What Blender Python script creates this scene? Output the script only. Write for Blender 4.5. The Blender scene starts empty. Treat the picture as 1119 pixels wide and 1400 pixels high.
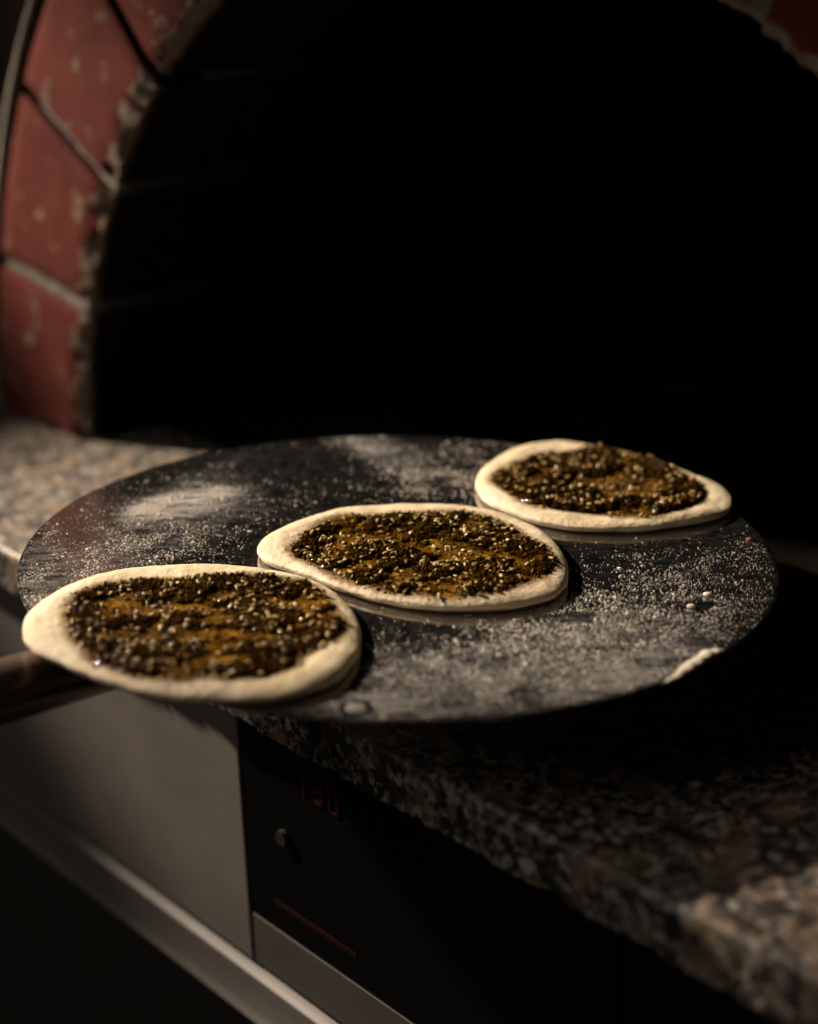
import bpy, bmesh, math, random
import numpy as np
from mathutils import Vector, Matrix, noise as mnoise

random.seed(7)
rng = np.random.default_rng(11)
scn = bpy.context.scene
col = scn.collection

# ------------------------------------------------------------------ camera
# pixel frame of the photograph, used only to turn measured pixels into directions
PW, PH, FPX = 1119, 1400, 2200.0
CX, CY = 559.5, 700.0
pitch, roll = math.radians(20.0), math.radians(1.7)
up = np.array([0, -math.cos(pitch), -math.sin(pitch)])
c_, s_ = math.cos(roll), math.sin(roll)
up = np.array([c_*up[0] + s_*up[1], -s_*up[0] + c_*up[1], up[2]])
vx = -1500 - CX
vy = -(vx*up[0] + FPX*up[2]) / up[1]
Xc = -np.array([vx, vy, FPX]); Xc /= np.linalg.norm(Xc)
Yc = np.cross(up, Xc)
RM = np.array([Xc, Yc, up])                       # camera -> world
PEEL_N = RM @ (np.array([.009, -.939, -.344]) / np.linalg.norm([.009, -.939, -.344]))
PEEL_Z = 0.06                                     # height of the held peel above the granite
PEEL_R = 0.2005
PEEL_C = np.array([0, 0, PEEL_Z])
CAM = np.array([0.61441662, -0.52631627, 0.37455261])

def ray(px, py):
    return RM @ np.array([(px-CX)/FPX, (py-CY)/FPX, 1.0])
def hit(px, py, n, o):
    r = ray(px, py)
    return CAM + r * (((o-CAM) @ n) / (r @ n))
def on_peel(px, py, h=0.0):
    return hit(px, py, PEEL_N, PEEL_C + PEEL_N*h)

cd = bpy.data.cameras.new("camera")
cam = bpy.data.objects.new("camera", cd)
col.objects.link(cam)
cd.sensor_fit = 'VERTICAL'
cd.sensor_height = 36.0
cd.sensor_width = 36.0*PW/PH
cd.lens = FPX/PH*36.0
cd.clip_start, cd.clip_end = 0.02, 60
rx, ry, rz = RM @ [1, 0, 0], RM @ [0, -1, 0], RM @ [0, 0, -1]
cam.matrix_world = Matrix(((rx[0], ry[0], rz[0], CAM[0]), (rx[1], ry[1], rz[1], CAM[1]),
                           (rx[2], ry[2], rz[2], CAM[2]), (0, 0, 0, 1)))
cd.dof.use_dof = True
cd.dof.focus_distance = 0.838
cd.dof.aperture_fstop = 3.0
scn.camera = cam

# ------------------------------------------------------------------ world, lamps, exposure
world = bpy.data.worlds.new("World")
scn.world = world
world.use_nodes = True
bg = world.node_tree.nodes['Background']
bg.inputs['Color'].default_value = (1.0, 0.93, 0.84, 1)
bg.inputs['Strength'].default_value = 0.010

YO_FACE = 0.0761
CAMR = np.array([rx[0], rx[1], 0]); CAMR /= np.linalg.norm(CAMR)     # horizontal, image right
CAMB = np.array([-CAMR[1], CAMR[0], 0])                              # horizontal, away from the camera

def spot(name, target, azimuth, elev, dist, power, angle, blend, radius, color, sx=1.0, sy=1.0, xy=None, tilt=0.0):
    """azimuth: degrees the light travels away from image right, towards the back"""
    a, e = math.radians(azimuth), math.radians(elev)
    d = (CAMR*math.cos(a) + CAMB*math.sin(a))*math.cos(e) - np.array([0, 0, 1])*math.sin(e)
    l = bpy.data.lights.new(name, 'SPOT')
    l.energy, l.spot_size, l.spot_blend, l.shadow_soft_size, l.color = power, math.radians(angle), blend, radius, color
    o = bpy.data.objects.new(name, l)
    col.objects.link(o)
    z = -Vector(d); zup = Vector((0, 0, 1))
    x = zup.cross(z).normalized(); y = z.cross(x)
    if target is None: target = x*xy[0] + y*xy[1]      # aim given across the beam
    p = Vector(target) - Vector(d)*dist
    q = math.radians(tilt); x, y = x*math.cos(q)+y*math.sin(q), y*math.cos(q)-x*math.sin(q)
    o.matrix_world = Matrix(((x.x*sx, y.x*sy, z.x, p.x), (x.y*sx, y.y*sy, z.y, p.y), (x.z*sx, y.z*sy, z.z, p.z), (0, 0, 0, 1)))
    return o

spot("key_lamp", None, -26, 35, 2.3, 600, 12.5, 0.30, 0.06, (1.0, 0.84, 0.67), 1.44, 1.0, (-.095, -.055), 12)
spot("counter_fill", np.array([.43, -.075, 0]), -60, 82, 1.8, 34, 13.0, 1.0, 0.08, (1.0, 0.80, 0.66))  # added overhead spot that lights the right corner of the granite; source unseen
al = bpy.data.lights.new("room_fill", 'AREA')           # weak area fill added in front of the oven, standing in for ambient light
al.shape, al.size, al.energy, al.color = 'DISK', 0.9, 8.5, (1.0, 0.90, 0.80)
ao = bpy.data.objects.new("room_fill", al); col.objects.link(ao)
ao.location = (-.75, -2.2, 1.25)
ao.rotation_euler = (Vector((-.1, 0, .1))-ao.location).to_track_quat('-Z', 'Y').to_euler()

scn.view_settings.view_transform = 'Standard'
scn.view_settings.look = 'None'
scn.view_settings.gamma = 1.0
scn.view_settings.exposure = 0.0
scn.view_settings.use_curve_mapping = False
scn.render.engine = 'CYCLES'
scn.cycles.use_denoising = True
scn.cycles.max_bounces = 8
scn.cycles.sample_clamp_indirect = 4.0

# ------------------------------------------------------------------ helpers
def link(name, me, mat=None, parent=None, smooth=True):
    o = bpy.data.objects.new(name, me)
    col.objects.link(o)
    if mat is not None: me.materials.append(mat)
    if smooth: me.polygons.foreach_set('use_smooth', [True]*len(me.polygons))
    if parent is not None:
        o.parent = parent
        o.matrix_parent_inverse = parent_matrix(parent).inverted()
    return o
def parent_matrix(p):
    m = p.matrix_basis.copy()
    q = p
    while q.parent is not None:
        m = q.parent.matrix_basis @ q.matrix_parent_inverse @ m if False else parent_matrix(q.parent) @ q.matrix_parent_inverse @ m
        break
    return m
def empty(name, loc):
    o = bpy.data.objects.new(name, None)
    o.location = loc
    o.empty_display_size = .02
    col.objects.link(o)
    return o
def tag(o, label=None, cat=None, group=None, kind=None):
    if label: o['label'] = label
    if cat: o['category'] = cat
    if group: o['group'] = group
    if kind: o['kind'] = kind
    return o
def mesh_from(verts, faces):
    me = bpy.data.meshes.new("mesh")
    me.from_pydata([tuple(v) for v in verts], [], faces)
    me.update()
    return me
def bm_mesh(bm):
    bmesh.ops.recalc_face_normals(bm, faces=bm.faces)
    me = bpy.data.meshes.new("mesh")
    bm.to_mesh(me); bm.free()
    return me
def box_mesh(x0, x1, y0, y1, z0, z1, bev=0.0, seg=2):
    bm = bmesh.new()
    bmesh.ops.create_cube(bm, size=1.0)
    for v in bm.verts:
        v.co = Vector(((x0+x1)/2 + v.co.x*(x1-x0), (y0+y1)/2 + v.co.y*(y1-y0), (z0+z1)/2 + v.co.z*(z1-z0)))
    if bev:
        bmesh.ops.bevel(bm, geom=list(bm.edges), offset=bev, segments=seg, profile=.5, affect='EDGES')
    return bm_mesh(bm)
def extrude_profile(prof, xs, wob=None):
    """closed (y,z) profile swept along x stations"""
    n = len(prof); V = []; F = []
    for x in xs:
        for k, (y, z) in enumerate(prof):
            dy, dz = wob(x, y, z) if wob else (0, 0)
            V.append((x, y+dy, z+dz))
    for i in range(len(xs)-1):
        for k in range(n):
            a, b = i*n+k, i*n+(k+1) % n
            F.append((a, b, b+n, a+n))
    F.append(tuple(range(n))); F.append(tuple(range((len(xs)-1)*n, len(xs)*n))[::-1])
    bm = bmesh.new()
    vs = [bm.verts.new(v) for v in V]
    for f in F: bm.faces.new([vs[i] for i in f])
    return bm_mesh(bm)
def nz(x, y, z=0.0):
    return mnoise.noise(Vector((x, y, z)))
def fbm(x, y, z=0.0, o=4):
    s, a, t = 0.0, 1.0, 0.0
    for i in range(o):
        s += a*nz(x, y, z+i*7.3); t += a
        x *= 2.03; y *= 2.03; z *= 2.03; a *= .5
    return s/t
def sstep(a, b, x):
    t = np.clip((np.asarray(x, float)-a)/(b-a), 0, 1)
    return t*t*(3-2*t)

class NT:
    """small node-tree builder"""
    def __init__(self, name):
        self.m = bpy.data.materials.new(name); self.m.use_nodes = True
        self.t = self.m.node_tree; self.n = self.t.nodes; self.l = self.t.links
        self.b = self.n['Principled BSDF']
        self.co = self.n.new('ShaderNodeTexCoord').outputs['Object']
        self.geo = self.n.new('ShaderNodeNewGeometry').outputs['Position']
    def _in(self, sock, v):
        if isinstance(v, (int, float)): sock.default_value = v
        elif isinstance(v, (tuple, list)):
            sock.default_value = tuple(v) if len(v) == len(sock.default_value) else tuple(v)+(1,)
        else: self.l.new(v, sock)
    def set(self, **k):
        for a, v in k.items():
            self._in(self.b.inputs[a.replace('_', ' ')], v)
    def mapping(self, scale=(1, 1, 1), rot=(0, 0, 0), src=None):
        n = self.n.new('ShaderNodeMapping')
        n.inputs['Scale'].default_value = scale; n.inputs['Rotation'].default_value = rot
        self.l.new(src or self.geo, n.inputs[0]); return n.outputs[0]
    def noise(self, scale, detail=4, rough=.55, vec=None, dist=0.0, out='Fac'):
        n = self.n.new('ShaderNodeTexNoise')
        n.inputs['Scale'].default_value = scale; n.inputs['Detail'].default_value = detail
        n.inputs['Roughness'].default_value = rough; n.inputs['Distortion'].default_value = dist
        self.l.new(vec or self.geo, n.inputs['Vector']); return n.outputs[out]
    def voronoi(self, scale, feature='F1', out='Distance', vec=None, rand=1.0):
        n = self.n.new('ShaderNodeTexVoronoi'); n.feature = feature
        n.inputs['Scale'].default_value = scale; n.inputs['Randomness'].default_value = rand
        self.l.new(vec or self.geo, n.inputs['Vector']); return n.outputs[out]
    def ramp(self, fac, stops, interp='LINEAR'):
        n = self.n.new('ShaderNodeValToRGB'); n.color_ramp.interpolation = interp
        e = n.color_ramp.elements
        while len(e) < len(stops): e.new(.5)
        for i, (p, cl) in enumerate(stops):
            e[i].position = p
            e[i].color = (cl, cl, cl, 1) if isinstance(cl, (int, float)) else tuple(cl)+(1,)
        self.l.new(fac, n.inputs[0]); return n.outputs[0]
    def mix(self, fac, a, b, mode='MIX'):
        n = self.n.new('ShaderNodeMix'); n.data_type = 'RGBA'; n.blend_type = mode
        self._in(n.inputs[0], fac); self._in(n.inputs[6], a); self._in(n.inputs[7], b); return n.outputs[2]
    def math(self, op, a, b=0.0, clamp=False):
        n = self.n.new('ShaderNodeMath'); n.operation = op; n.use_clamp = clamp
        self._in(n.inputs[0], a); self._in(n.inputs[1], b); return n.outputs[0]
    def attr(self, name, out='Fac'):
        n = self.n.new('ShaderNodeAttribute'); n.attribute_name = name; return n.outputs[out]
    def bump(self, h, strength=.5, dist=.001, normal=None):
        n = self.n.new('ShaderNodeBump'); n.inputs['Strength'].default_value = strength
        n.inputs['Distance'].default_value = dist; self.l.new(h, n.inputs['Height'])
        if normal is not None: self.l.new(normal, n.inputs['Normal'])
        self.l.new(n.outputs[0], self.b.inputs['Normal']); return n.outputs[0]

# ------------------------------------------------------------------ materials
def m_granite():
    t = NT("granite")
    w = t.noise(60, 3, .6, out='Color')
    vec = t.n.new('ShaderNodeVectorMath'); vec.operation = 'MULTIPLY_ADD'
    t.l.new(w, vec.inputs[0]); vec.inputs[1].default_value = (.012,)*3; t.l.new(t.geo, vec.inputs[2])
    cell = t.voronoi(165, out='Color', vec=vec.outputs[0])
    sep = t.n.new('ShaderNodeSeparateColor'); t.l.new(cell, sep.inputs[0])
    base = t.ramp(sep.outputs[0], [(0, (.012, .011, .010)), (.24, (.02, .018, .017)), (.30, (.11, .10, .095)), (.52, (.20, .175, .15)),
                                   (.60, (.30, .23, .165)), (.80, (.36, .30, .245)), (1, (.42, .385, .35))])
    n2 = t.noise(210, 4, .65)
    base = t.mix(t.ramp(n2, [(.44, 0.0), (.56, 1.0)]), (.022, .02, .018), base)
    n3 = t.noise(34, 3, .5)
    base = t.mix(t.ramp(n3, [(.52, 0.0), (.68, .6)]), base, (.25, .17, .105))
    base = t.mix(1.0, base, (.82, .80, .78), 'MULTIPLY')
    t.set(Base_Color=base, Roughness=t.ramp(n2, [(.3, .42), (.7, .6)]))
    t.bump(n2, .15, .0008)
    return t.m
def m_black():
    t = NT("black_glass_panel")
    t.set(Base_Color=(.0025, .0024, .0023), Roughness=.25, Specular_IOR_Level=.22)
    return t.m
def m_button():
    t = NT("grey_button")
    t.set(Base_Color=(.012, .012, .0115), Roughness=.7, Specular_IOR_Level=.05)
    return t.m
def m_brick():
    t = NT("red_painted_brick")
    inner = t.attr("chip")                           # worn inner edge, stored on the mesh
    soot = t.attr("soot")
    n1 = t.noise(17, 5, .65); n2 = t.noise(75, 6, .75); n3 = t.noise(26, 3, .5)
    red = t.ramp(n1, [(.28, (.040, .0078, .0052)), (.72, (.082, .0175, .0115))])
    red = t.mix(t.ramp(n2, [(.5, 0.0), (.8, .35)]), red, (.045, .014, .011))
    mort = t.ramp(n2, [(.3, (.075, .058, .042)), (.7, (.18, .14, .104))])
    edge = t.math('ADD', inner, t.math('MULTIPLY', t.math('SUBTRACT', t.noise(48, 4, .65), .5), 1.7))
    spots = t.ramp(t.noise(42, 3, .55), [(.57, 0.0), (.63, .85)])
    f = t.math('MAXIMUM', t.ramp(edge, [(.62, 0.0), (.78, 1.0)]), t.math('MULTIPLY', spots, t.ramp(n3, [(.46, 0.0), (.56, 1.0)])))
    c = t.mix(f, red, mort)
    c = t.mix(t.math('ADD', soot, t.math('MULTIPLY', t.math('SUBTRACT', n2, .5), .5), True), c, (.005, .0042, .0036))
    t.set(Base_Color=c, Roughness=.9, Specular_IOR_Level=.06)
    t.bump(t.math('ADD', n2, t.math('MULTIPLY', f, .5)), .5, .0018)
    return t.m
def m_mortar():
    t = NT("grey_mortar")
    n = t.noise(70, 5, .65)
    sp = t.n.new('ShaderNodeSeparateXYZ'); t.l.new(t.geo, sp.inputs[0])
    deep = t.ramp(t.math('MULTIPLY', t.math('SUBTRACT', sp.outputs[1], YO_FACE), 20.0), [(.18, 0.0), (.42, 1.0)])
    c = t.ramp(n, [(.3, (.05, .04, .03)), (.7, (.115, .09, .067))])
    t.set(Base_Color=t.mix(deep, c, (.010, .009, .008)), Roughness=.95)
    t.bump(n, .7, .002)
    return t.m
def m_simple(name, col_a, col_b, scale, rough, bump=.3, dist=.001, metal=0.0, detail=5):
    t = NT(name)
    n = t.noise(scale, detail, .65)
    t.set(Base_Color=t.ramp(n, [(.3, col_a), (.7, col_b)]), Roughness=rough, Metallic=metal)
    if bump: t.bump(n, bump, dist)
    return t.m
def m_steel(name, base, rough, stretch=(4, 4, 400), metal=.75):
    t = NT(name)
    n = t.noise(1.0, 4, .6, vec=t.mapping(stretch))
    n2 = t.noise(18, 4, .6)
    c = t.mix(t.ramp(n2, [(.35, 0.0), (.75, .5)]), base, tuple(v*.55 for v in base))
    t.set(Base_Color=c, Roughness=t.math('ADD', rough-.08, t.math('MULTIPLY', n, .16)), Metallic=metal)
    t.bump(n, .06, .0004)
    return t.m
def m_blade():
    t = NT("floured_dark_steel")
    d = t.attr("dust")
    sw = t.mapping((55, 300, 55), src=t.mapping(rot=(0, 0, math.radians(-58))))
    st = t.noise(1.0, 5, .62, vec=sw, dist=.5)
    fine = t.noise(1000, 3, .7)
    mid = t.noise(170, 4, .7)
    x = t.math('MULTIPLY', d, t.ramp(st, [(.36, .20), (.66, 1.6)]))
    amt = t.ramp(d, [(.02, 0.0), (.45, 1.0)])
    x = t.math('ADD', x, t.math('MULTIPLY', amt, t.math('MULTIPLY', t.math('SUBTRACT', mid, .5), .55)))
    x = t.math('ADD', x, t.math('MULTIPLY', amt, t.math('MULTIPLY', t.math('SUBTRACT', fine, .5), 1.5)))
    mask = t.ramp(x, [(.12, 0.0), (.95, .80)])
    scr = t.noise(1.0, 4, .7, vec=t.mapping((25, 900, 25), src=t.mapping(rot=(0, 0, math.radians(-40)))))
    steel = t.ramp(scr, [(.35, (.36, .35, .34)), (.7, (.50, .485, .47))])
    rough = t.ramp(scr, [(.3, .06), (.75, .15)])
    t.set(Base_Color=t.mix(mask, steel, (.38, .34, .30)),
          Metallic=t.math('MULTIPLY', t.math('SUBTRACT', 1.0, mask), t.ramp(mid, [(.35, .995), (.7, .955)])), Roughness=t.math('ADD', rough, t.math('MULTIPLY', mask, .5)))
    t.bump(t.math('ADD', t.math('MULTIPLY', scr, .2), mask), .10, .0005)
    return t.m
def m_dough():
    t = NT("raw_dough")
    oil = t.attr("oil")
    n1 = t.noise(55, 5, .6); n2 = t.noise(420, 4, .65); n3 = t.noise(22, 3, .5); n4 = t.noise(130, 4, .6)
    d = t.ramp(n1, [(.3, (.60, .465, .285)), (.7, (.71, .58, .385))])
    d = t.mix(t.ramp(t.math('ADD', n3, t.math('MULTIPLY', t.math('SUBTRACT', n2, .5), .5)), [(.46, 0.0), (.72, .75)]), d, (.76, .67, .51))           # dry flour on the crust
    d = t.mix(t.ramp(t.noise(38, 4, .6), [(.60, 0.0), (.74, .40)]), d, (.50, .32, .15))
    wob = t.math('ADD', oil, t.math('MULTIPLY', t.math('SUBTRACT', n4, .5), .75))
    soak = t.ramp(wob, [(.18, 0.0), (.55, .75), (.85, 1.0)])
    amber = t.ramp(n4, [(.30, (.030, .012, .001)), (.50, (.11, .048, .004)), (.62, (.22, .105, .010)), (.76, (.46, .25, .035))])
    c = t.mix(soak, d, amber)
    t.set(Base_Color=c, Roughness=t.ramp(wob, [(.2, .66), (.8, .10)]), Subsurface_Weight=.12, Subsurface_Scale=.004,
          Subsurface_Radius=(1.0, .6, .3), Coat_Weight=t.math('MULTIPLY', soak, .8), Coat_Roughness=.06)
    t.bump(t.math('ADD', n2, t.math('MULTIPLY', n4, 1.8)), .5, .0013)
    return t.m
def m_herb():
    t = NT("oily_herb_paste")
    v = t.attr("tone")
    n = t.noise(500, 3, .6)
    c = t.ramp(v, [(0, (.008, .0036, .0004)), (.42, (.030, .0135, .0012)), (.72, (.085, .038, .003)), (1, (.20, .098, .009))])
    c = t.mix(t.ramp(n, [(.55, 0.0), (.8, .5)]), c, (.13, .062, .007))
    t.set(Base_Color=c, Roughness=.6, Specular_IOR_Level=.0, Coat_Weight=.42, Coat_Roughness=.05, Coat_Tint=(1.0, .86, .6))
    t.bump(n, .25, .0005)
    return t.m
def m_seed():
    t = NT("oily_sesame")
    v = t.attr("tone")
    c = t.ramp(v, [(0, (.12, .058, .007)), (.45, (.25, .14, .028)), (.8, (.44, .29, .095)), (1, (.64, .49, .24))])
    t.set(Base_Color=c, Roughness=.45, Specular_IOR_Level=.1, Coat_Weight=.8, Coat_Roughness=.06)
    return t.m
def m_flour():
    t = NT("flour")
    t.set(Base_Color=(.66, .60, .53), Roughness=.9)
    return t.m
def m_emit(name, c, s):
    t = NT(name)
    t.set(Base_Color=(.006, .0, .0), Emission_Color=c, Emission_Strength=s, Roughness=.6, Specular_IOR_Level=.1)
    return t.m
def m_soot():
    t = NT("sooty_firebrick")
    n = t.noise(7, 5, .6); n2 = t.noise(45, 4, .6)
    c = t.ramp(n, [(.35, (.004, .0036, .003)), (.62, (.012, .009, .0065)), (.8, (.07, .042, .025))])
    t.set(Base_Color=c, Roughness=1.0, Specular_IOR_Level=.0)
    t.bump(n2, .6, .004)
    return t.m

M = dict(granite=m_granite(), brick=m_brick(), soot=m_soot(), blade=m_blade(), dough=m_dough(), herb=m_herb(), seed=m_seed(), flour=m_flour(),
         mortar=m_mortar(),
         steel=m_steel("brushed_stainless", (.145, .127, .113), .46, (6, 6, 500), .35),
         rail=m_steel("stainless_rail", (.095, .083, .073), .6, (3, 500, 500), .2),
         strip=m_steel("shaded_steel_strip", (.045, .040, .035), .6, (6, 6, 500), .2),  # shade put into the colour: stainless darkened where the light fades
         handle=m_simple("worn_steel_tube", (.26, .19, .15), (.36, .27, .21), 40, .26, .1, .0004, .6),
         dark_steel=m_simple("dark_steel", (.05, .048, .045), (.10, .095, .09), 60, .4, .1, .0004, .8),
         black=m_black(),
         dark_cab=m_simple("dark_cabinet", (.020, .018, .014), (.032, .029, .023), 12, .6, .1),
         floor=m_simple("dark_floor_tile", (.03, .027, .022), (.05, .045, .038), 8, .5, .2),
         red_led=m_emit("red_display", (1.0, .02, .06), .003),
         red_strip=m_emit("red_strip", (1.0, .02, .05), .003),
         button=m_button())

# ------------------------------------------------------------------ setting: floor
YO, YF = 0.0761, -0.0828          # oven face, counter front edge
fl = link("floor", box_mesh(-4, 4, -3.5, 3.5, -1.0, -.95), M['floor'], smooth=False)
tag(fl, "dark floor below the oven stand", kind='structure')

# ------------------------------------------------------------------ granite counter
def granite():
    prof = []
    y0, y1, zb, zt = YF, .145, -.0315, 0.0
    def arc(cy, cz, r, a0, a1, n):
        return [(cy + r*math.cos(math.radians(a0+(a1-a0)*i/n)), cz + r*math.sin(math.radians(a0+(a1-a0)*i/n))) for i in range(n+1)]
    prof += arc(y0+.0035, zt-.0035, .0035, 90, 180, 5)
    prof += [(y0, zt-.0035-(.0315-.0035-.0025)*i/6) for i in range(1, 6)]
    prof += arc(y0+.0025, zb+.0025, .0025, 180, 270, 3)
    prof += [(y1, zb), (y1, zt)]
    xs = np.concatenate([np.arange(-1.5, -.35, .05), np.arange(-.35, .5, .0035), np.arange(.5, 1.45, .05)])
    def wob(x, y, z):
        if y > y0+.01: return 0, 0
        k = float(sstep(-.006, -.030, z))
        n = fbm(x*160, z*160, 3.1, 3); n2 = fbm(x*45, z*45, 9.0, 3)
        return k*max(0, .0012+.0030*n+.003*n2) + .0003*n, k*max(0, .0016*n+.0025*n2)
    me = extrude_profile(prof, xs, wob)
    o = link("granite_counter", me, M['granite'])
    tag(o, "speckled granite counter slab with a rough front edge before the oven mouth", "counter")
    md = o.modifiers.new("split", 'EDGE_SPLIT'); md.split_angle = math.radians(60)
granite()

# ------------------------------------------------------------------ brick oven
OX, OZ, RI, RO = -0.05, -0.032, 0.418, 0.547
DEP = 0.125
oven = empty("pizza_oven", (OX, YO+.4, 0))
tag(oven, "brick oven with a red voussoir arch around a black sooty mouth", "oven")
# joints between arch bricks: inner and outer angles in degrees, as measured on the photograph
joints = [(160.2, 162.6), (145.7, 146.6), (131.2, 131.5), (116.9, 117.1), (102.6, 102.6), (88.3, 88.3), (74.0, 74.0), (60.2, 60.0),
          (45.6, 45.6), (31.2, 31.2), (16.8, 16.8)]
GAP = .0056
def brick_mesh(lo, hi, k):
    """lo/hi: (inner angle, outer angle) of the two joint centre lines; None = flat on the counter"""
    NU, NR, ND = 26, 18, 8
    def pt(u, w):
        r = RI + (RO-RI)*w
        def side(j, sgn, right):
            if j is None:
                z = .0005
                a = math.asin((z-OZ)/r)
                return math.pi-a if not right else a
            return math.radians(j[0]+(j[1]-j[0])*w) + sgn*GAP/r
        if lo is None:  a0 = side(None, 0, True)
        else: a0 = side(lo, +1, False)
        if hi is None: a1 = side(None, 0, False)
        else: a1 = side(hi, -1, False)
        a = a0 + (a1-a0)*u
        return OX + r*math.cos(a), OZ + r*math.sin(a)
    V, chip, soot = [], [], []
    idx = {}
    def vert(key, co, ch, so):
        if key not in idx:
            idx[key] = len(V); V.append(co); chip.append(ch); soot.append(so)
        return idx[key]
    F = []
    # front face grid with rounded arrises and a crumbled inner edge
    def front(i, j):
        u, w = i/NU, j/NR
        w = w**1.3
        x, z = pt(u, w)
        du = min(u, 1-u)*.115; dw = w*(RO-RI); dw2 = (1-w)*(RO-RI)
        e = min(du, dw2)
        y = YO + .0028*(1-min(1, e/.005))**2
        n = fbm(x*110+k, z*110, k*1.7, 5); n2 = fbm(x*28+k*3, z*28, 5+k, 3)
        wear = max(0, 1-dw/(.014+.016*max(0, n2+.25)))
        y += wear**1.5*(.006+.009*n) + .0006*n2 + .0004*n
        push = (1-min(1, dw/.02))*(.0030*n + .004*n2)
        cx, cz = x-OX, z-OZ; r = math.hypot(cx, cz)
        x += cx/r*push; z += cz/r*push
        return (x, max(y, YO-.002), z), float(np.clip(1-dw/(.032 if k < 6 else .016)+.25*n2, 0, 1)), 0.0
    for i in range(NU+1):
        for j in range(NR+1):
            co, ch, so = front(i, j)
            vert(('f', i, j), co, ch, so)
    for i in range(NU):
        for j in range(NR):
            F.append((idx[('f', i, j)], idx[('f', i+1, j)], idx[('f', i+1, j+1)], idx[('f', i, j+1)]))
    # depth: inner soffit, outer face, both beds
    def wall(keys):
        prev = keys
        for d in range(1, ND+1):
            cur = []
            for (kk, (i, j)) in enumerate([q[1] for q in keys]):
                key = ('d', d, i, j)
                co0 = V[idx[('f', i, j)]]
                x, z = pt(i/NU, (j/NR)**1.3)
                y = YO + .012 + (DEP-.012)*(d/ND)**2
                if j == 0:
                    n = fbm(x*90+d, z*90, y*90, 4)
                    cx, cz = x-OX, z-OZ; r = math.hypot(cx, cz)
                    x += cx/r*.004*n; z += cz/r*.004*n
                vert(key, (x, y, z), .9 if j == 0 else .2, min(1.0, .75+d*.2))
                cur.append((key, (i, j)))
            for a in range(len(keys)-1):
                F.append((idx[prev[a][0]], idx[prev[a+1][0]], idx[cur[a+1][0]], idx[cur[a][0]]))
            prev = cur
    ring = [(i, 0) for i in range(NU+1)] + [(NU, j) for j in range(1, NR+1)] + [(i, NR) for i in range(NU-1, -1, -1)] + [(0, j) for j in range(NR-1, -1, -1)]
    wall([(('f', i, j), (i, j)) for i, j in ring])
    me = mesh_from(V, F)
    bm = bmesh.new(); bm.from_mesh(me); bmesh.ops.recalc_face_normals(bm, faces=bm.faces); bm.to_mesh(me); bm.free()
    for nm, arr in (("chip", chip), ("soot", soot)):
        at = me.attributes.new(nm, 'FLOAT', 'POINT'); at.data.foreach_set('value', np.array(arr, dtype=np.float32))
    return me
bounds = [None] + joints + [None]
for k in range(len(bounds)-1):
    hi, lo = bounds[k], bounds[k+1]
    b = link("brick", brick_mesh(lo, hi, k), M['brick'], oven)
    md = b.modifiers.new("split", 'EDGE_SPLIT'); md.split_angle = math.radians(50)
# mortar in the joints; the joint high on the left arch has lost its filling
for k, j in enumerate(joints):
    rec = {0: .004, 1: .010, 2: .045}.get(k, .006)
    V, F = [], []
    N = 26
    for i in range(N+1):
        w = i/N
        r = RI+.001+(RO-RI-.002)*w
        a = math.radians(j[0]+(j[1]-j[0])*w)
        for s in (-1, -.33, .33, 1):
            aa = a + s*(GAP+.0012)/r
            x, z = OX+r*math.cos(aa), OZ+r*math.sin(aa)
            n = fbm(x*80, z*80, k*2.0, 4)
            V.append((x, YO+rec+.0022*n+(.0012 if abs(s) < .5 else 0), z))
        for s in (1, -1):
            aa = a + s*(GAP+.0012)/r
            V.append((OX+r*math.cos(aa), YO+DEP, OZ+r*math.sin(aa)))
    for i in range(N):
        for q in range(6):
            a0, b0 = i*6+q, i*6+(q+1) % 6
            F.append((a0, b0, b0+6, a0+6))
    F.append(tuple(range(6))); F.append(tuple(range(N*6, N*6+6))[::-1])
    bm = bmesh.new(); vs = [bm.verts.new(v) for v in V]
    for f in F: bm.faces.new([vs[q] for q in f])
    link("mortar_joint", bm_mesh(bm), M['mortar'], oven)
# plaster band round the outside of the arch
V, F = [], []
N = 90
for i in range(N+1):
    a = math.radians(183 - 186*i/N)
    lift = float(sstep(165, 140, math.degrees(a)))*.006
    for (r, y) in ((RO+.003+lift, YO+.06), (RO+.003+lift, YO+.004), (RO+.007+lift, YO-.001), (RO+.017, YO+.001), (RO+.024, YO+.012), (RO+.026, YO+.08)):
        n = fbm(math.cos(a)*25, math.sin(a)*25, r*30, 3)
        rr = r + .003*n
        V.append((OX+rr*math.cos(a), y+.0015*n, max(.0005, OZ+rr*math.sin(a))))
for i in range(N):
    for q in range(5):
        F.append((i*6+q, i*6+q+1, i*6+q+7, i*6+q+6))
bm = bmesh.new(); vs = [bm.verts.new(v) for v in V]
for f in F: bm.faces.new([vs[q] for q in f])
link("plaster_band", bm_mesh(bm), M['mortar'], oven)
# facade behind the band, with the arch cut out
V, F = [], []
N = 60
for i in range(N+1):
    a = math.radians(180 - 180*i/N)
    x1, z1 = OX+(RO+.002)*math.cos(a), OZ+(RO+.002)*math.sin(a)
    s = 1.15/max(abs(math.cos(a)), abs(math.sin(a)))
    x2, z2 = OX+s*math.cos(a), OZ+s*math.sin(a)
    V += [(x1, YO+.055, z1), (x2, YO+.055, z2)]
for i in range(N): F.append((2*i, 2*i+1, 2*i+3, 2*i+2))
link("facade", mesh_from(V, F), M['soot'], oven)
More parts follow.
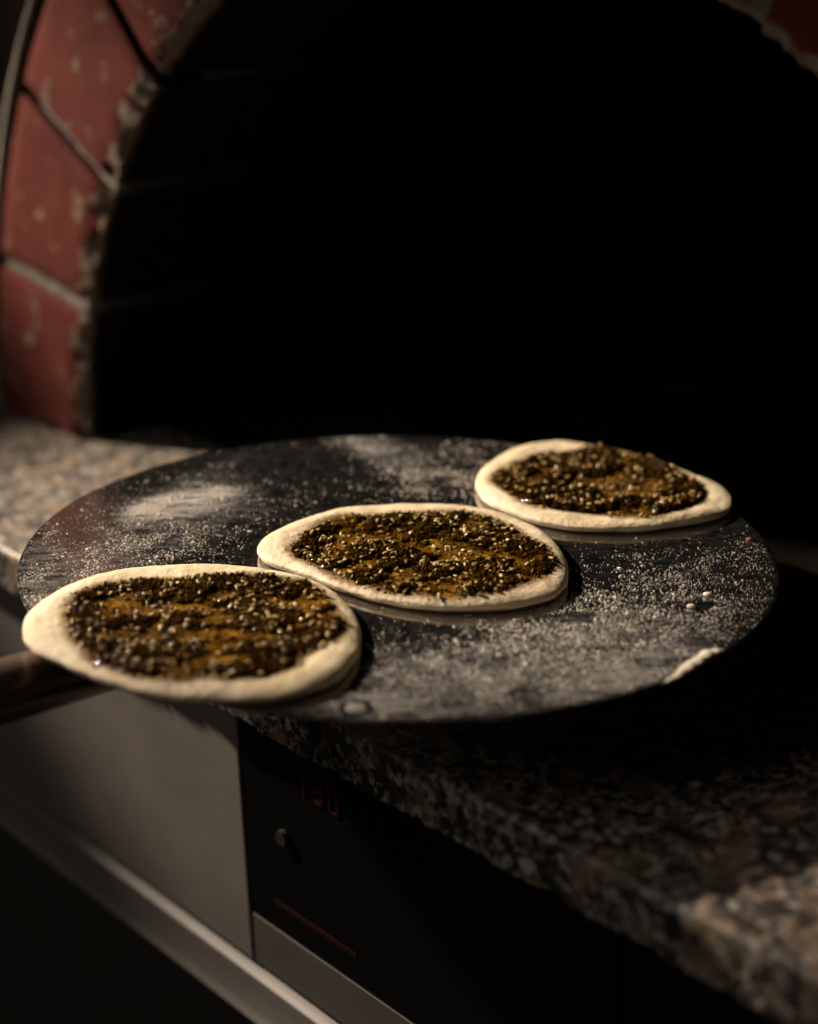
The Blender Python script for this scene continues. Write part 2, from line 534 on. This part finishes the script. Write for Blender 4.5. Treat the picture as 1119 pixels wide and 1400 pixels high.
# vaulted chamber
V, F = [], []
NA, NY = 48, 30
for j in range(NY+1):
    t = j/NY
    if t < .4:
        y = YO+DEP-.004 + (t/.4)*.35; r = RI+.012+.05*math.sin(min(1, t/.2)*math.pi/2)
    else:
        ph = (t-.4)/.6*math.pi/2
        y = YO+DEP-.004+.35+.42*math.sin(ph); r = (RI+.062)*math.cos(ph)+.0005
    for i in range(NA+1):
        a = math.pi*(1.03-1.06*i/NA)
        n = fbm(math.cos(a)*4, y*7, math.sin(a)*4, 4)
        V.append((OX+(r+.012*n)*math.cos(a), y, OZ+(r+.012*n)*math.sin(a)))
for j in range(NY):
    for i in range(NA):
        F.append((j*(NA+1)+i, j*(NA+1)+i+1, (j+1)*(NA+1)+i+1, (j+1)*(NA+1)+i))
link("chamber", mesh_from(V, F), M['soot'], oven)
link("hearth", box_mesh(-.75, .65, .1455, 1.25, -.05, -.001, .003), M['soot'], oven, smooth=False)

# ------------------------------------------------------------------ stand below the counter
stand = empty("oven_stand", (0, YF+.3, -.95))
tag(stand, "stainless oven stand with a black control panel under the granite counter", "oven stand")
PY = YF+.017
NYV = np.array([0, 1.0, 0])
def on_front(px, py, off=0.0):
    return hit(px, py, NYV, np.array([0, PY+off, 0]))
XP, ZP = on_front(335, 1150)[0], on_front(450, 1322)[2]            # panel corner
XS = on_front(846, 1350)[0]
ZR = on_front(240, 1230)[2]
link("front_panel", box_mesh(-.45, XP, PY, PY+.012, ZR-.003, -.033, .0015), M['steel'], stand, smooth=False)
cpn = link("control_panel", box_mesh(XP+.0006, XS-.0012, PY+.001, PY+.02, ZP, -.033, .001), M['black'], stand, smooth=False)
link("side_door", box_mesh(XS+.0012, .9, PY+.001, PY+.02, ZP, -.033, .001), M['black'], stand, smooth=False)
link("seam_trim", box_mesh(XS-.0008, XS+.0008, PY+.004, PY+.018, ZP, -.033, .0003), M['rail'], stand, smooth=False)
link("shade_side_panel", box_mesh(-1.3, -.4508, PY+.001, PY+.02, ZR-.003, -.033, .001), M['black'], stand, smooth=False)  # dark panel added to stand for the shade at the stand's left end
def lip(name, prof, mat):
    me = extrude_profile(prof, np.linspace(-.9, .9, 40))
    o = link(name, me, mat, stand)
    md = o.modifiers.new("split", 'EDGE_SPLIT'); md.split_angle = math.radians(45)
link("bottom_strip", box_mesh(XP+.0006, .9, PY+.001, PY+.012, ZR-.003, ZP-.0005, .0003), M['strip'], stand, smooth=False)  # stainless split off from the front panel to carry the painted shade
zt, zb = ZR-.007, ZR-.041
pr = [(PY+.016, zt), (PY-.001, zt-.0005), (PY-.004, zt-.003), (PY-.0045, zt-.010), (PY-.0045, zb+.009), (PY-.0065, zb+.006), (PY-.0085, zb+.003), (PY-.007, zb), (PY+.016, zb)]
lip("drip_rail", pr, M['rail'])
link("lower_cabinet", box_mesh(-1.3, .9, PY+.09, PY+.6, -.95, ZR-.043, .003), M['dark_cab'], stand, smooth=False)
link("shelf", box_mesh(-1.3, .9, PY+.0125, PY+.6, ZR-.011, ZR-.0045, .001), M['dark_cab'], stand, smooth=False)

def segs(ch):
    return {'1': 'bc', '3': 'abgcd', '0': 'abcdef', '9': 'abcdfg'}[ch]
def digit(ch, cx, cz, w, h):
    t = w*.17
    R = {'a': (-w/2+t, w/2-t, h/2-t, h/2), 'd': (-w/2+t, w/2-t, -h/2, -h/2+t), 'g': (-w/2+t, w/2-t, -t/2, t/2),
         'f': (-w/2, -w/2+t, t*.3, h/2-t*.4), 'b': (w/2-t, w/2, t*.3, h/2-t*.4), 'e': (-w/2, -w/2+t, -h/2+t*.4, -t*.3), 'c': (w/2-t, w/2, -h/2+t*.4, -t*.3)}
    bm = bmesh.new()
    for s in segs(ch):
        x0, x1, z0, z1 = R[s]
        g = bmesh.ops.create_cube(bm, size=1.0)
        for v in g['verts']:
            v.co = Vector((cx+(x0+x1)/2+v.co.x*(x1-x0), PY+.0004+v.co.y*.0008, cz+(z0+z1)/2+v.co.z*(z1-z0)))
    return bm_mesh(bm)
for ch, (px, py) in zip("130", ((409, 1073), (433, 1084), (455, 1098))):
    p = on_front(px, py)
    link("digit", digit(ch, p[0], p[2], .0085, .0150), M['red_led'], cpn, smooth=False)
p = on_front(388, 1145)
bm = bmesh.new()
bmesh.ops.create_cone(bm, cap_ends=True, segments=24, radius1=.0050, radius2=.0044, depth=.003, matrix=Matrix.Translation((p[0], PY-.001, p[2])) @ Matrix.Rotation(math.radians(90), 4, 'X'))
link("button", bm_mesh(bm), M['button'], cpn, smooth=False)
a, b = on_front(373, 1235), on_front(486, 1306)
link("red_stripe", box_mesh(a[0], b[0], PY+.0007, PY+.0015, (a[2]+b[2])/2-.0016, (a[2]+b[2])/2+.0016), M['red_strip'], cpn, smooth=False)

# ------------------------------------------------------------------ peel
# local frame of the tilted blade
EU = CAMR - PEEL_N*(CAMR @ PEEL_N); EU /= np.linalg.norm(EU)
EV = np.cross(PEEL_N, EU)                      # away from the camera
def loc(p):  q = p-PEEL_C; return q @ EU, q @ EV
def glob(u, v, h=0.0): return PEEL_C + EU*u + EV*v + PEEL_N*h
def pix_uv(px, py, h=0.0): return loc(on_peel(px, py, h))

# flour deposits: pixel centre, half sizes (px), tilt, amount of grains, amount of film
deps = [((120, 775), (115, 55), -12, 1.0, .26), ((55, 790), (40, 50), 0, .9, .42), ((245, 690), (58, 17), -12, 1.4, 1.9), ((205, 693), (24, 8), -18, 1.2, 1.6), ((290, 676), (26, 7), -8, .8, 1.4), ((335, 695), (80, 30), -12, .12, .26),
        ((215, 745), (75, 22), -8, 1.0, .22), ((300, 640), (110, 26), -16, .15, .26), ((500, 608), (45, 16), 12, 1.5, .7), ((570, 640), (75, 36), 20, 1.2, .36), ((650, 625), (60, 28), 0, .6, .15),
        ((780, 865), (125, 36), -8, 2.6, .45), ((870, 835), (90, 38), -10, 1.3, .12), ((690, 935), (210, 40), -4, 1.0, .46), ((560, 905), (80, 40), 0, .5, .34), ((520, 962), (110, 18), 3, .3, .70),
        ((970, 800), (90, 60), -30, .50, .04), ((840, 930), (110, 30), -14, .9, .45), ((1010, 740), (50, 40), 30, .3, .07), ((440, 720), (120, 50), -10, .06, .08), ((880, 768), (120, 22), 0, .35, .06),
        ((1000, 860), (60, 30), -40, .6, .10), ((260, 730), (260, 90), -8, .05, .04), ((900, 900), (60, 30), -20, 1.6, .35)]
D = []
for (pc, hs, tilt, g, f) in deps:
    u0, v0 = pix_uv(*pc)
    e1 = np.array(pix_uv(pc[0]+hs[0], pc[1]+hs[0]*math.tan(math.radians(tilt)))) - (u0, v0)
    e2 = np.array(pix_uv(pc[0], pc[1]-hs[1])) - (u0, v0)
    D.append((u0, v0, np.linalg.inv(np.array([e1, e2]).T), g, f))
def deposit(u, v, which):
    s = np.zeros_like(np.asarray(u, float))
    for (u0, v0, A, g, f) in D:
        a = A[0, 0]*(u-u0)+A[0, 1]*(v-v0); b = A[1, 0]*(u-u0)+A[1, 1]*(v-v0)
        s += (g if which == 'g' else f*.50)*np.exp(-(a*a+b*b)*.9)
    return s

peel = empty("baking_peel", tuple(PEEL_C))
tag(peel, "round dark steel peel dusted with flour, carrying three flatbreads", "peel")
NR_, NA_ = 64, 220
V, F, dust = [], [], []
TH = .0016
radii = [PEEL_R*(i/NR_)**.8 for i in range(1, NR_+1)]
V.append(glob(0, 0)); dust.append(float(deposit(0, 0, 'f')))
for r in radii:
    for k in range(NA_):
        a = 2*math.pi*k/NA_
        rr = r*(1+.002*math.sin(a*3+1)*(r/PEEL_R)**4)
        u, v = rr*math.cos(a), rr*math.sin(a)
        h = .0006*nz(u*9, v*9, 2)*(r/PEEL_R)
        V.append(glob(u, v, h)); dust.append(float(deposit(u, v, 'f')))
for k in range(NA_): F.append((0, 1+k, 1+(k+1) % NA_))
for i in range(NR_-1):
    for k in range(NA_):
        a, b = 1+i*NA_+k, 1+i*NA_+(k+1) % NA_
        F.append((a, a+NA_, b+NA_, b))
o0 = 1+(NR_-1)*NA_
base = len(V)
for rr, h in ((PEEL_R+.0005, -TH*.35), (PEEL_R, -TH)):
    for k in range(NA_):
        a = 2*math.pi*k/NA_
        q = rr*(1+.002*math.sin(a*3+1))
        V.append(glob(q*math.cos(a), q*math.sin(a), h)); dust.append(.15)
for k in range(NA_):
    k2 = (k+1) % NA_
    F.append((o0+k, base+k, base+k2, o0+k2)); F.append((base+k, base+NA_+k, base+NA_+k2, base+k2))
F.append(tuple(base+NA_+k for k in range(NA_))[::-1])
me = mesh_from(V, F)
at = me.attributes.new("dust", 'FLOAT', 'POINT'); at.data.foreach_set('value', np.array(dust, dtype=np.float32))
blade = link("blade", me, M['blade'], peel)
md = blade.modifiers.new("split", 'EDGE_SPLIT'); md.split_angle = math.radians(50)
# handle: round tube on a flat strap fixed under the blade
def tube(p0, p1, r0, r1, name, mat, flat=1.0, seg=28, rings=14, cap=True):
    p0, p1 = Vector(p0), Vector(p1)
    d = (p1-p0).normalized(); x = d.cross(Vector(PEEL_N)).normalized(); y = x.cross(d)
    V, F = [], []
    L = (p1-p0).length
    st = [(0, .25), (.0015, .62), (.004, .86), (.008, .97), (.012, 1.0)] if cap else [(0, 1)]
    st += [(.012+(L-.012)*i/rings, 1.0) for i in range(1, rings+1)]
    for s, k in st:
        rr = (r0+(r1-r0)*s/L)*k
        for q in range(seg):
            a = 2*math.pi*q/seg
            V.append(p0+d*s+x*rr*math.cos(a)+y*rr*flat*math.sin(a))
    for i in range(len(st)-1):
        for q in range(seg):
            a, b = i*seg+q, i*seg+(q+1) % seg
            F.append((a, b, b+seg, a+seg))
    F.append(tuple(range(seg))); F.append(tuple(range((len(st)-1)*seg, len(st)*seg))[::-1])
    bm = bmesh.new(); vs = [bm.verts.new(v) for v in V]
    for f in F: bm.faces.new([vs[q] for q in f])
    return link(name, bm_mesh(bm), mat, peel)
hx = -.012
tube((hx, -.150, PEEL_Z-.0135), (hx-.02, -1.25, PEEL_Z+.03), .0148, .0165, "handle", M['handle'])
u, v = pix_uv(487, 968)
bm = bmesh.new()
bmesh.ops.create_uvsphere(bm, u_segments=24, v_segments=12, radius=.0046)
for w in bm.verts:
    q = glob(u+w.co.x, v+w.co.y, max(-.0004, w.co.z*.16)); w.co = Vector(q)
link("rivet", bm_mesh(bm), m_simple("worn_rivet", (.17, .155, .135), (.30, .27, .24), 300, .9, .3, .0004, .1), peel)
bm = bmesh.new()
ringv = []
for k in range(28):
    a = 2*math.pi*k/28
    row = [bm.verts.new(tuple(glob(u+rr*math.cos(a), v+rr*math.sin(a), h))) for rr, h in ((.0046, .0001), (.0050, .0004), (.0070, .0004), (.0074, .0001))]
    ringv.append(row)
for k in range(28):
    for q in range(3):
        bm.faces.new((ringv[k][q], ringv[(k+1) % 28][q], ringv[(k+1) % 28][q+1], ringv[k][q+1]))
link("rivet_washer", bm_mesh(bm), M['black'], peel)

# ------------------------------------------------------------------ flatbreads
outlines = [
 ([(31,862),(36,838),(75,806),(120,785),(170,772),(230,766),(290,764),(350,769),(400,778),(440,794),(470,817),(488,843),(493,870),(487,900),(465,929),(420,952),(360,963),(290,963),(220,957),(160,941),(120,925),(80,905),(45,888),(33,876)],
  [(88,832),(103,810),(140,796),(180,788),(240,786),(330,780),(370,779),(410,786),(440,806),(465,835),(474,858),(455,875),(425,888),(405,908),(360,921),(290,926),(235,928),(190,922),(150,910),(125,902),(108,880),(93,855)]),
 ([(351,752),(358,735),(385,718),(420,704),(465,690),(520,684),(580,682),(640,686),(690,697),(730,715),(757,737),(772,760),(777,785),(773,806),(755,821),(700,834),(640,838),(580,834),(530,826),(480,811),(430,790),(395,777),(362,766)],
  [(393,746),(410,730),(440,710),(475,698),(500,700),(540,696),(575,695),(640,696),(690,711),(730,734),(755,752),(763,766),(748,785),(715,799),(680,809),(600,814),(560,808),(510,800),(470,788),(430,768),(400,757)]),
 ([(651,662),(655,645),(675,625),(710,606),(760,598),(800,603),(850,614),(900,630),(950,648),(985,663),(1000,680),(998,700),(970,713),(920,721),(850,728),(790,727),(740,718),(700,703),(665,686)],
  [(670,655),(690,637),(730,620),(780,612),(830,612),(880,623),(930,643),(960,661),(964,675),(943,690),(900,702),(850,703),(805,696),(765,693),(725,688),(700,675)])]
labels = ["flatbread overhanging the peel rim above the handle, its topping spread widest to the crust",
          "flatbread in the middle of the peel, touching both other breads",
          "flatbread on the peel farthest into the oven, herb topping heaped over its back crust"]

def closed_radius(pts, hmid, hspan):
    """pixel outline -> centre and r(theta) on the peel; back points lie on the crust top, front points near the foot"""
    P = np.array(pts, float); cy0, cy1 = P[:, 1].min(), P[:, 1].max()
    uv = []
    for (px, py) in pts:
        t = (py-cy0)/(cy1-cy0)
        uv.append(pix_uv(px, py, hmid + hspan*(.5-t)))
    return np.array(uv)
def radius_fn(uv, c):
    d = uv-c
    th = np.arctan2(d[:, 1], d[:, 0]); r = np.hypot(d[:, 0], d[:, 1])
    o = np.argsort(th); th, r = th[o], r[o]
    T = np.concatenate([th-2*np.pi, th, th+2*np.pi]); Rr = np.concatenate([r, r, r])
    g = np.linspace(-np.pi, np.pi, 721)
    y = np.interp(g, T, Rr)[:-1]
    ker = np.exp(-np.linspace(-2, 2, 25)**2); ker /= ker.sum()
    y = np.convolve(np.concatenate([y[-12:], y, y[:12]]), ker, 'valid')
    y = np.append(y, y[0])
    return lambda t: np.interp((np.asarray(t)+np.pi) % (2*np.pi)-np.pi, g, y)

ICO = None
def ico(sub):
    bm = bmesh.new(); bmesh.ops.create_icosphere(bm, subdivisions=sub, radius=1.0)
    bm.verts.ensure_lookup_table()
    v = np.array([x.co[:] for x in bm.verts]); f = np.array([[q.index for q in x.verts] for x in bm.faces]); bm.free()
    return v, f
ICO1, ICO2 = ico(1), ico(2)
def rand_rot(n, flat=None):
    """random rotation matrices; flat limits tilt (radians) so long axes lie down"""
    yaw = rng.uniform(0, 2*np.pi, n)
    if flat is None:
        q = rng.normal(size=(n, 4)); q /= np.linalg.norm(q, axis=1)[:, None]
        w, x, y, z = q.T
        return np.stack([np.stack([1-2*(y*y+z*z), 2*(x*y-z*w), 2*(x*z+y*w)], 1), np.stack([2*(x*y+z*w), 1-2*(x*x+z*z), 2*(y*z-x*w)], 1),
                         np.stack([2*(x*z-y*w), 2*(y*z+x*w), 1-2*(x*x+y*y)], 1)], 1)
    a = rng.normal(0, flat, n); b = rng.normal(0, flat, n)
    cz, sz = np.cos(yaw), np.sin(yaw); ca, sa = np.cos(a), np.sin(a); cb, sb = np.cos(b), np.sin(b)
    Z = np.zeros(n); O = np.ones(n)
    Rz = np.stack([np.stack([cz, -sz, Z], 1), np.stack([sz, cz, Z], 1), np.stack([Z, Z, O], 1)], 1)
    Rx = np.stack([np.stack([O, Z, Z], 1), np.stack([Z, ca, -sa], 1), np.stack([Z, sa, ca], 1)], 1)
    Ry = np.stack([np.stack([cb, Z, sb], 1), np.stack([Z, O, Z], 1), np.stack([-sb, Z, cb], 1)], 1)
    return Rx @ Ry @ Rz
FR = np.stack([EU, EV, PEEL_N], 0)            # local (u,v,h) rows -> world
def scatter(shape, pos, scl, rot, jitter, tone):
    """pos (n,3) local, scl (n,3); returns verts, faces, tone arrays"""
    v, f = shape
    n = len(pos)
    vv = v[None]*scl[:, None, :]
    if jitter: vv = vv*(1+rng.normal(0, jitter, (n, len(v), 1)))
    vv = np.einsum('nij,nkj->nki', rot, vv) + pos[:, None, :]
    ww = vv.reshape(-1, 3) @ FR + PEEL_C
    ff = (f[None]+np.arange(n)[:, None, None]*len(v)).reshape(-1, 3)
    return ww, ff, np.repeat(tone, len(v))
def big_mesh(parts, attr=None):
    V = np.concatenate([p[0] for p in parts]); off = 0; Fs = []
    for p in parts: Fs.append(p[1]+off); off += len(p[0])
    F = np.concatenate(Fs)
    me = bpy.data.meshes.new("mesh")
    me.vertices.add(len(V)); me.vertices.foreach_set('co', V.astype(np.float32).ravel())
    me.loops.add(F.size); me.loops.foreach_set('vertex_index', F.astype(np.int32).ravel())
    me.polygons.add(len(F)); me.polygons.foreach_set('loop_start', (np.arange(len(F))*3).astype(np.int32))
    me.update(calc_edges=True); me.validate()
    if attr:
        at = me.attributes.new(attr, 'FLOAT', 'POINT'); at.data.foreach_set('value', np.concatenate([p[2] for p in parts]).astype(np.float32))
    return me

bread_fp = []
for bi, (crust, top) in enumerate(outlines):
    cuv = closed_radius(crust, .0045, .006)
    c0 = cuv.mean(0); Rf = radius_fn(cuv, c0)
    tuv = closed_radius(top, .0085, 0.0)
    tc = tuv.mean(0); Tf = radius_fn(tuv, tc)
    bread_fp.append((c0, Rf))
    seed = bi*13.7+2
    TOPH = .0088
    def topped(u, v):
        """>0 inside the topping outline (metres to its edge, roughly)"""
        du, dv = u-tc[0], v-tc[1]
        return Tf(np.arctan2(dv, du)) - np.hypot(du, dv)
    def surf(u, v):
        """height of the dough's upper surface"""
        du, dv = u-c0[0], v-c0[1]
        R = float(Rf(math.atan2(dv, du))); r = math.hypot(du, dv); e = R-r
        n1 = fbm(u*60, v*60, seed, 4); n2 = fbm(u*22, v*22, seed+4, 3); n3 = fbm(u*190, v*190, seed+8, 3)
        rim = math.exp(-((e-.011)/.009)**2)
        h = .0058 + .0014*rim*(1+.9*n2) + .0014*n2 + .0007*n1*(.3+rim) + .0004*n3
        k = min(1.0, max(0.0, e/.0065))
        return .0036 + (h-.0036)*math.sqrt(max(0.0, 1-(1-k)**2.2))
    NA, NRr = 300, 84
    V, F, oil = [], [], []
    cu, cv = c0
    V.append(glob(cu, cv, surf(cu, cv))); oil.append(1.0)
    fr = np.concatenate([np.linspace(0, .78, 54)[1:], .78+.22*np.sin(np.linspace(0, math.pi/2, NRr-52)[1:])])
    for s in fr:
        for k in range(NA):
            a = -math.pi+2*math.pi*k/NA
            R = float(Rf(a))*(1+.006*nz(math.cos(a)*7, math.sin(a)*7, seed)+.004*nz(math.cos(a)*22, math.sin(a)*22, seed))
            u, v = cu+R*s*math.cos(a), cv+R*s*math.sin(a)
            h = surf(cu+R*s*math.cos(a)*.999, cv+R*s*math.sin(a)*.999)
            V.append(glob(u, v, h))
            oil.append(float(np.clip(.5+topped(u, v)/.012, 0, 1)))
    for k in range(NA): F.append((0, 1+k, 1+(k+1) % NA))
    for i in range(len(fr)-1):
        for k in range(NA):
            a, b = 1+i*NA+k, 1+i*NA+(k+1) % NA
            F.append((a, a+NA, b+NA, b))
    last = 1+(len(fr)-1)*NA
    prev = last
    for s, h in ((1.0, .0029), (.992, .0018), (.975, .0009), (.95, .0004), (.90, .0003)):
        cur = len(V)
        for k in range(NA):
            a = -math.pi+2*math.pi*k/NA
            R = float(Rf(a))*(1+.006*nz(math.cos(a)*7, math.sin(a)*7, seed)+.004*nz(math.cos(a)*22, math.sin(a)*22, seed))
            lift = .0011*max(0, nz(math.cos(a)*3.5, math.sin(a)*3.5, seed+1))
            V.append(glob(cu+R*s*math.cos(a), cv+R*s*math.sin(a), h+lift*(s-.88)/.12)); oil.append(0.0)
        for k in range(NA):
            k2 = (k+1) % NA
            F.append((prev+k, cur+k, cur+k2, prev+k2))
        prev = cur
    F.append(tuple(prev+k for k in range(NA))[::-1])
    bread = empty("flatbread", tuple(glob(cu, cv, 0)))
    tag(bread, labels[bi], "flatbread", "flatbreads laid in a row on the peel")
    me = mesh_from(V, F)
    at = me.attributes.new("oil", 'FLOAT', 'POINT'); at.data.foreach_set('value', np.array(oil, dtype=np.float32))
    link("dough", me, M['dough'], bread)

    # herb paste: a lumpy sheet that dips below the oily dough where the pools are, plus loose leaf crumbs
    ext = float(Tf(np.linspace(-np.pi, np.pi, 90)).max())*1.02
    heap = [.0023, .0021, .0036][bi]
    def clump(u, v):
        e = float(topped(u, v))
        # pools of oil are long smears following the spreading strokes
        a = .45+bi*.3
        p, q = u*math.cos(a)+v*math.sin(a), -u*math.sin(a)+v*math.cos(a)
        n = fbm(p*34, q*62, seed+20, 4); m = fbm(u*120, v*120, seed+30, 3)
        edge = float(sstep(-.002, .006, e + .004*m))
        rimbias = .16*math.exp(-((e-.008)/.009)**2)
        return (n*1.15+.14+rimbias+.42*m), edge
    G = 230
    gx = np.linspace(-ext, ext, G); V = []; tone = []; idx = -np.ones((G, G), int)
    for i in range(G):
        for j in range(G):
            u, v = tc[0]+gx[i], tc[1]+gx[j]
            if float(topped(u, v)) < -.004: continue
            k, e = clump(u, v)
            pile = float(sstep(-.12, .42, k))
            n3 = mnoise.voronoi(Vector((u*620, v*620, seed)))[0][0]
            n4 = fbm(u*330, v*330, seed+41, 3)
            h = surf(u, v) - .0012 + e*(pile*heap*1.15+.00035) + pile*e*(.0011*n4 + .0006*(.5-n3))
            idx[i, j] = len(V)
            V.append((u, v, h)); tone.append(float(np.clip(.30+.55*n4+.25*(pile-.5)*-1+.2*nz(u*70, v*70, 3), 0, 1)))
    F = []
    for i in range(G-1):
        for j in range(G-1):
            q = (idx[i, j], idx[i+1, j], idx[i+1, j+1], idx[i, j+1])
            if min(q) >= 0: F += [(q[0], q[1], q[2]), (q[0], q[2], q[3])]
    sheet = (np.array(V) @ FR + PEEL_C, np.array(F), np.array(tone))
    pos, sc = [], []
    while len(pos) < 7000:
        u = tc[0]+random.uniform(-ext, ext); v = tc[1]+random.uniform(-ext, ext)
        e = float(topped(u, v))
        if e < -.0015: continue
        k, ed = clump(u, v)
        if e < .0015 and random.random() > .30: continue
        pile = float(sstep(-.12, .42, k))
        if random.random() > .22+.78*pile: continue
        s = random.choice((.0003, .0004, .0005, .0006, .0008))*random.uniform(.8, 1.2)
        pos.append((u, v, surf(u, v) + ed*pile*heap*(.95+random.uniform(-.3, .35)) + s*.1 - .0004)); sc.append(s)
    pos = np.array(pos); sc = np.array(sc); n = len(pos)
    scl = sc[:, None]*np.stack([rng.uniform(.9, 1.6, n), rng.uniform(.7, 1.2, n), rng.uniform(.45, .9, n)], 1)
    crumbs = scatter(ICO1, pos, scl, rand_rot(n), .16, np.clip(rng.normal(.38, .26, n), 0, 1))
    o = link("herb_topping", big_mesh([sheet, crumbs], "tone"), M['herb'], bread)
    o['kind'] = 'stuff'
    # sesame
    pos, sc = [], []
    target = [420, 430, 360][bi]
    while len(pos) < target:
        u = tc[0]+random.uniform(-ext, ext); v = tc[1]+random.uniform(-ext, ext)
        e = float(topped(u, v))
        if e < 0: continue
        k, ed = clump(u, v)
        pile = float(sstep(-.12, .42, k))
        if random.random() > .30+.7*fbm(u*40, v*40, seed+50, 3)+.3: continue
        pos.append((u, v, surf(u, v) + ed*pile*heap*1.10 + random.uniform(-.0001, .0006))); sc.append(random.uniform(.80, 1.18))
    pos = np.array(pos); sc = np.array(sc); n = len(pos)
    sv, sf = ICO2[0].copy(), ICO2[1]
    sv[:, 1] *= 1-.42*np.clip(sv[:, 0], 0, 1)**1.3          # teardrop
    scl = sc[:, None]*np.array([.00170, .00098, .00052])[None]
    seeds = scatter((sv, sf), pos, scl, rand_rot(n, .42), 0, np.clip(rng.normal(.60, .30, n), 0, 1))
    o = link("sesame_seeds", big_mesh([seeds], "tone"), M['seed'], bread)
    o['kind'] = 'stuff'

# ------------------------------------------------------------------ flour grains, scraps
def under_bread(u, v, grow=.001):
    for c0, Rf in bread_fp:
        du, dv = u-c0[0], v-c0[1]
        if math.hypot(du, dv) < float(Rf(math.atan2(dv, du)))*.95+grow: return True
    return False
pos, sz = [], []
N = 190000
uu = rng.uniform(-PEEL_R, PEEL_R, N); vv = rng.uniform(-PEEL_R, PEEL_R, N)
den = deposit(uu, vv, 'g')
for u, v, d in zip(uu, vv, den):
    if math.hypot(u, v) > PEEL_R-.0015: continue
    n = fbm(u*60, v*60, 77, 3)
    if random.random() > (d*.56+.014)*max(0, .70+2.0*n): continue
    if under_bread(u, v): continue
    s = math.exp(random.gauss(math.log(.00024), .50))
    s *= (1+.35*min(1.5, d)*max(0, n))*(1-.30*float(sstep(.09, .17, u)))
    if random.random() < .004: s *= 2.3
    pos.append((u, v, s*.15)); sz.append(min(s, .0013))
pos = np.array(pos); sz = np.array(sz); n = len(pos)
octv = np.array([(1, 0, 0), (-1, 0, 0), (0, 1, 0), (0, -1, 0), (0, 0, 1), (0, 0, -1)], float)
octf = np.array([(0, 2, 4), (2, 1, 4), (1, 3, 4), (3, 0, 4), (2, 0, 5), (1, 2, 5), (3, 1, 5), (0, 3, 5)])
grains = scatter((octv, octf), pos, sz[:, None]*np.stack([rng.uniform(.8, 1.5, n), rng.uniform(.7, 1.1, n), rng.uniform(.45, .7, n)], 1), rand_rot(n, .3), .12, np.zeros(n))
fo = link("flour_dust", big_mesh([grains]), M['flour'])
tag(fo, "white flour grains scattered over the dark steel peel", "flour", kind='stuff')
print("grains", n)

# scrap of dough at the rim
path = [(912, 934, .4), (925, 927, .6), (938, 917, 1.0), (948, 910, 1.15), (958, 904, 1.0), (968, 896, 1.15), (978, 893, .9), (990, 891, .35)]
V, F = [], []
SEG = 12
pu = [np.array(pix_uv(x, y)) for x, y, w in path]
fine = []
for i in range(len(path)-1):
    for t in np.linspace(0, 1, 4, endpoint=False):
        fine.append((pu[i]*(1-t)+pu[i+1]*t, path[i][2]*(1-t)+path[i+1][2]*t))
fine.append((pu[-1], path[-1][2]))
for i, (p, w) in enumerate(fine):
    d = fine[min(i+1, len(fine)-1)][0]-fine[max(i-1, 0)][0]; d = d/np.linalg.norm(d); nrm = np.array([-d[1], d[0]])
    for q in range(SEG):
        a = 2*math.pi*q/SEG
        r = .0027*w*(1+.5*fbm(i*.5, q*.8, 5, 3))
        cc = p+nrm*r*math.cos(a)
        V.append(glob(cc[0], cc[1], .0009+max(-.0008, (.0010+.0005*math.sin(i*1.3))*w*math.sin(a)*(1+.4*fbm(i*.4, q, 9, 2)))))
for i in range(len(fine)-1):
    for q in range(SEG):
        a, b = i*SEG+q, i*SEG+(q+1) % SEG
        F.append((a, b, b+SEG, a+SEG))
F.append(tuple(range(SEG))); F.append(tuple(range((len(fine)-1)*SEG, len(fine)*SEG))[::-1])
bm = bmesh.new(); vs = [bm.verts.new(tuple(v)) for v in V]
for f in F: bm.faces.new([vs[q] for q in f])
sc_ = link("dough_scrap", bm_mesh(bm), m_simple("dry_dough", (.62, .55, .42), (.74, .67, .54), 150, .8, .4, .0008))
tag(sc_, "torn pale scrap of dough stuck to the peel rim", "dough scrap")
for k, (px, py, s) in enumerate(((1025, 739, .0015), (1009, 858, .0011), (968, 815, .0019), (945, 831, .0017))):
    u, v = pix_uv(px, py)
    bm = bmesh.new(); bmesh.ops.create_icosphere(bm, subdivisions=2, radius=1)
    for w in bm.verts:
        f = 1+.35*nz(w.co.x*1.7, w.co.y*1.7, w.co.z*1.7+k*5)
        w.co = Vector(glob(u+w.co.x*s*1.3*f, v+w.co.y*s*f, s*.55+max(-.55, w.co.z*.6*f)*s))
    red = k < 2
    o = link("crumb" if red else "flour_lump", bm_mesh(bm), m_simple("toasted_crumb", (.16, .06, .03), (.26, .12, .07), 300, .7, .2) if red else M['flour'])
    tag(o, ("reddish crumb near the peel rim behind the dough scrap" if k == 1 else "reddish crumb on the bare rim beside the farthest flatbread") if red else
        ("white flour lump on the peel, the one closer to the farthest flatbread" if k == 2 else "white flour lump on the peel, the one closer to the dough scrap"), "crumb" if red else "flour lump", None if red else "flour lumps on the peel")
